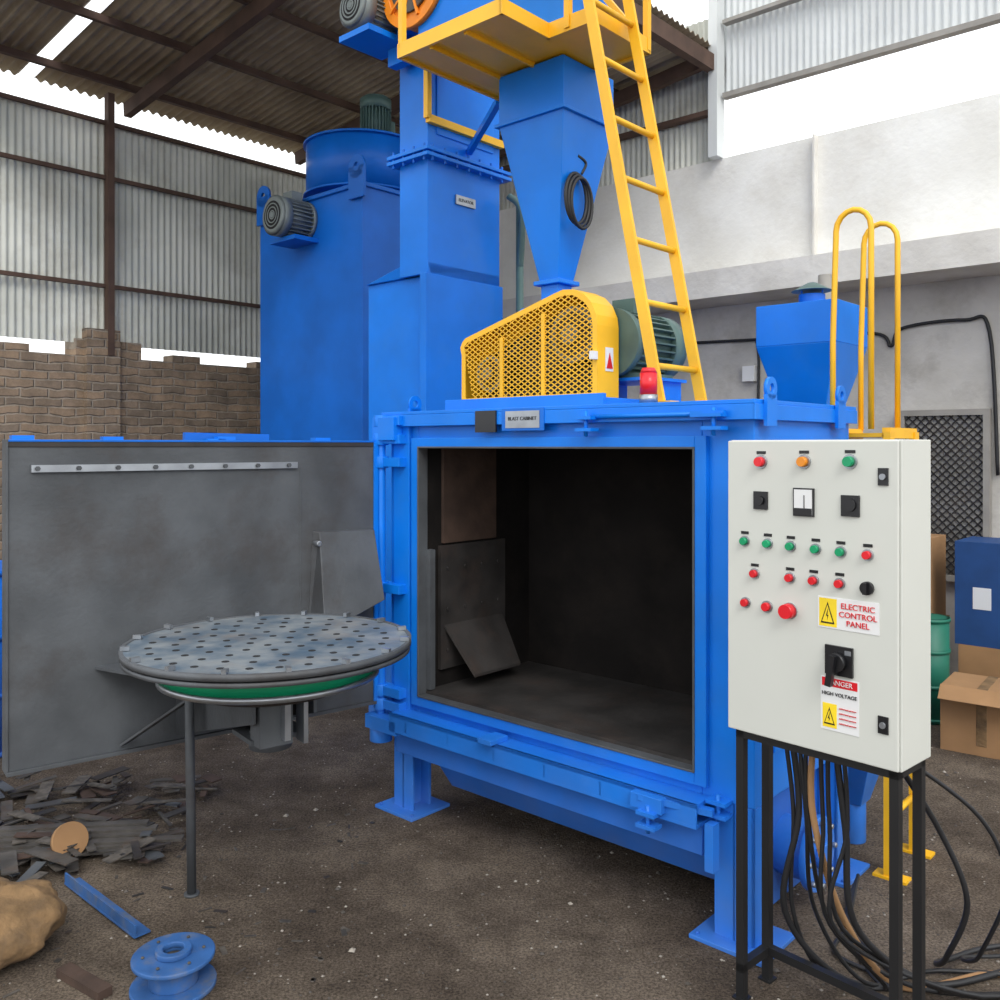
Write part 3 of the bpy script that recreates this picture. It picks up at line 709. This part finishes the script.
# ================= LEFT CLUTTER ==================
E=top('flanged_pulley',wf(-.965,2.66,20))
p=P(); p.cyl((0,0,0),(0,0,.014),.122,BLUEX,seg=48); p.cyl((0,0,.014),(0,0,.085),.07,BLUEX,seg=48); p.ring((0,0,.085),(0,0,.098),.118,.035,BLUEX,seg=48); p.cyl((0,0,.08),(0,0,.088),.035,SCRAP,seg=32); p.ring((0,0,.098),(0,0,.115),.052,.03,BLUEX)
for i in range(6):
    t=i*math.pi/3; p.cyl((.085*math.cos(t),.085*math.sin(t),.098),(.085*math.cos(t),.085*math.sin(t),.104),.006,SCRAP,seg=6)
p.fin('pulley_body',E,bevel=.003)
# sack
p=P(); vs=[];fs=[];N=64;Mm=32
for j in range(Mm+1):
    ph=math.pi*j/Mm
    for i in range(N):
        t=2*math.pi*i/N; w=1+.07*math.sin(3*t+2*ph)+.05*math.sin(7*t-3*ph)+.03*math.sin(13*t+5*ph)+.015*math.sin(21*t-9*ph)
        f=abs(math.sin(ph))**.45
        vs.append((.25*f*w*math.cos(t),.19*f*w*math.sin(t),max(0,.10+.10*math.cos(ph)*(1+.12*math.sin(4*t+1)+.05*math.sin(11*t+6*ph)))))
for j in range(Mm):
    for i in range(N):
        k=(i+1)%N; fs.append((j*N+i,j*N+k,(j+1)*N+k,(j+1)*N+i))
p.add(vs,fs,SACK,[1]*len(fs))
o=p.fin('burlap_sack',frame=wf(-1.64,2.80,15))
p=P(); p.bar((-1.56,3.28,.012),(-1.16,2.92,.012),.055,.006,BLUEX); p.bar((-1.575,3.263,.03),(-1.175,2.903,.03),.006,.04,BLUEX); p.fin('blue_angle_bar')
p=P(); p.bar((-1.32,2.72,.015),(-1.14,2.60,.015),.045,.025,RUST); p.fin('wooden_batten')
p=P()
for i in range(190):
    x=random.uniform(-2.4,-1.32); y=random.uniform(3.2,4.2)
    if x>-1.6 and y<3.38: continue
    L=random.uniform(.04,.24); w=random.uniform(.012,.06); t=random.uniform(0,3.1); z=.006+random.uniform(0,.05)
    d=Vector((math.cos(t),math.sin(t),random.uniform(-.1,.1)))*L/2
    c=Vector((x,y,z+.02)); p.bar(c-d,c+d,w,.005,random.choice([SCRAP,SCRAP,STONE,LINER,GREY,RUST]))
for i in range(6): p.bar((-2.3+random.uniform(-.1,.1),3.35+i*.035,.03+.01*i),(-1.35+random.uniform(-.1,.1),3.5+i*.03,.03+.008*i),.04,.01,SCRAP)
p.cyl((-1.66,3.46,.08),(-1.64,3.44,.092),.065,CARD); 
p.fin('scrap_metal_pile')
p=P()
for i in range(60):
    x=random.uniform(-1.45,-.5); y=random.uniform(2.6,3.9); L=random.uniform(.012,.05); w=random.uniform(.005,.018); t=random.uniform(0,3.1)
    if (x+.965)**2+(y-2.66)**2<.03: continue
    d=Vector((math.cos(t),math.sin(t),0))*L/2; c=Vector((x,y,.002)); p.bar(c-d,c+d,w,.003,random.choice([SCRAP,STONE,LINER]))
p.fin('metal_offcuts')
E=top('steel_drum',wf(-2.80,4.75,0))
p=P(); p.cyl((0,0,0),(0,0,.95),.28,BLUED); 
for z in (0,.3,.6,.93): p.ring((0,0,z),(0,0,z+.025),.29,.27,BLUED)
p.fin('drum_body',E)
E=top('rubber_hose_coil',wf(-2.75,4.0,0))
p=P()
for k in range(14): p.path([(.26*math.cos(t),.26*math.sin(t),.03+.06*k) for t in [i*2*math.pi/32 for i in range(32)]],.03,RUBBER,closed=True)
p.fin('hose',E)

# ================= LIGHT / WORLD / CAMERA ==================
w=bpy.data.worlds.new('World'); sc.world=w; w.use_nodes=True
bg=w.node_tree.nodes['Background']; bg.inputs[0].default_value=(.95,.98,1,1); bg.inputs[1].default_value=1.75
s=bpy.data.lights.new('sun','SUN'); s.energy=1.4; s.angle=R(25); s.color=(1,.97,.92)
so=bpy.data.objects.new('sun',s); sc.collection.objects.link(so); so.rotation_euler=(R(48),0,R(15))
cam=bpy.data.cameras.new('camera'); cam.lens=32.4; cam.sensor_width=36; cam.shift_y=-.055; cam.clip_start=.05
co=bpy.data.objects.new('camera',cam); sc.collection.objects.link(co); co.location=(0,0,1.6); co.rotation_euler=(R(90),0,0)
sc.camera=co
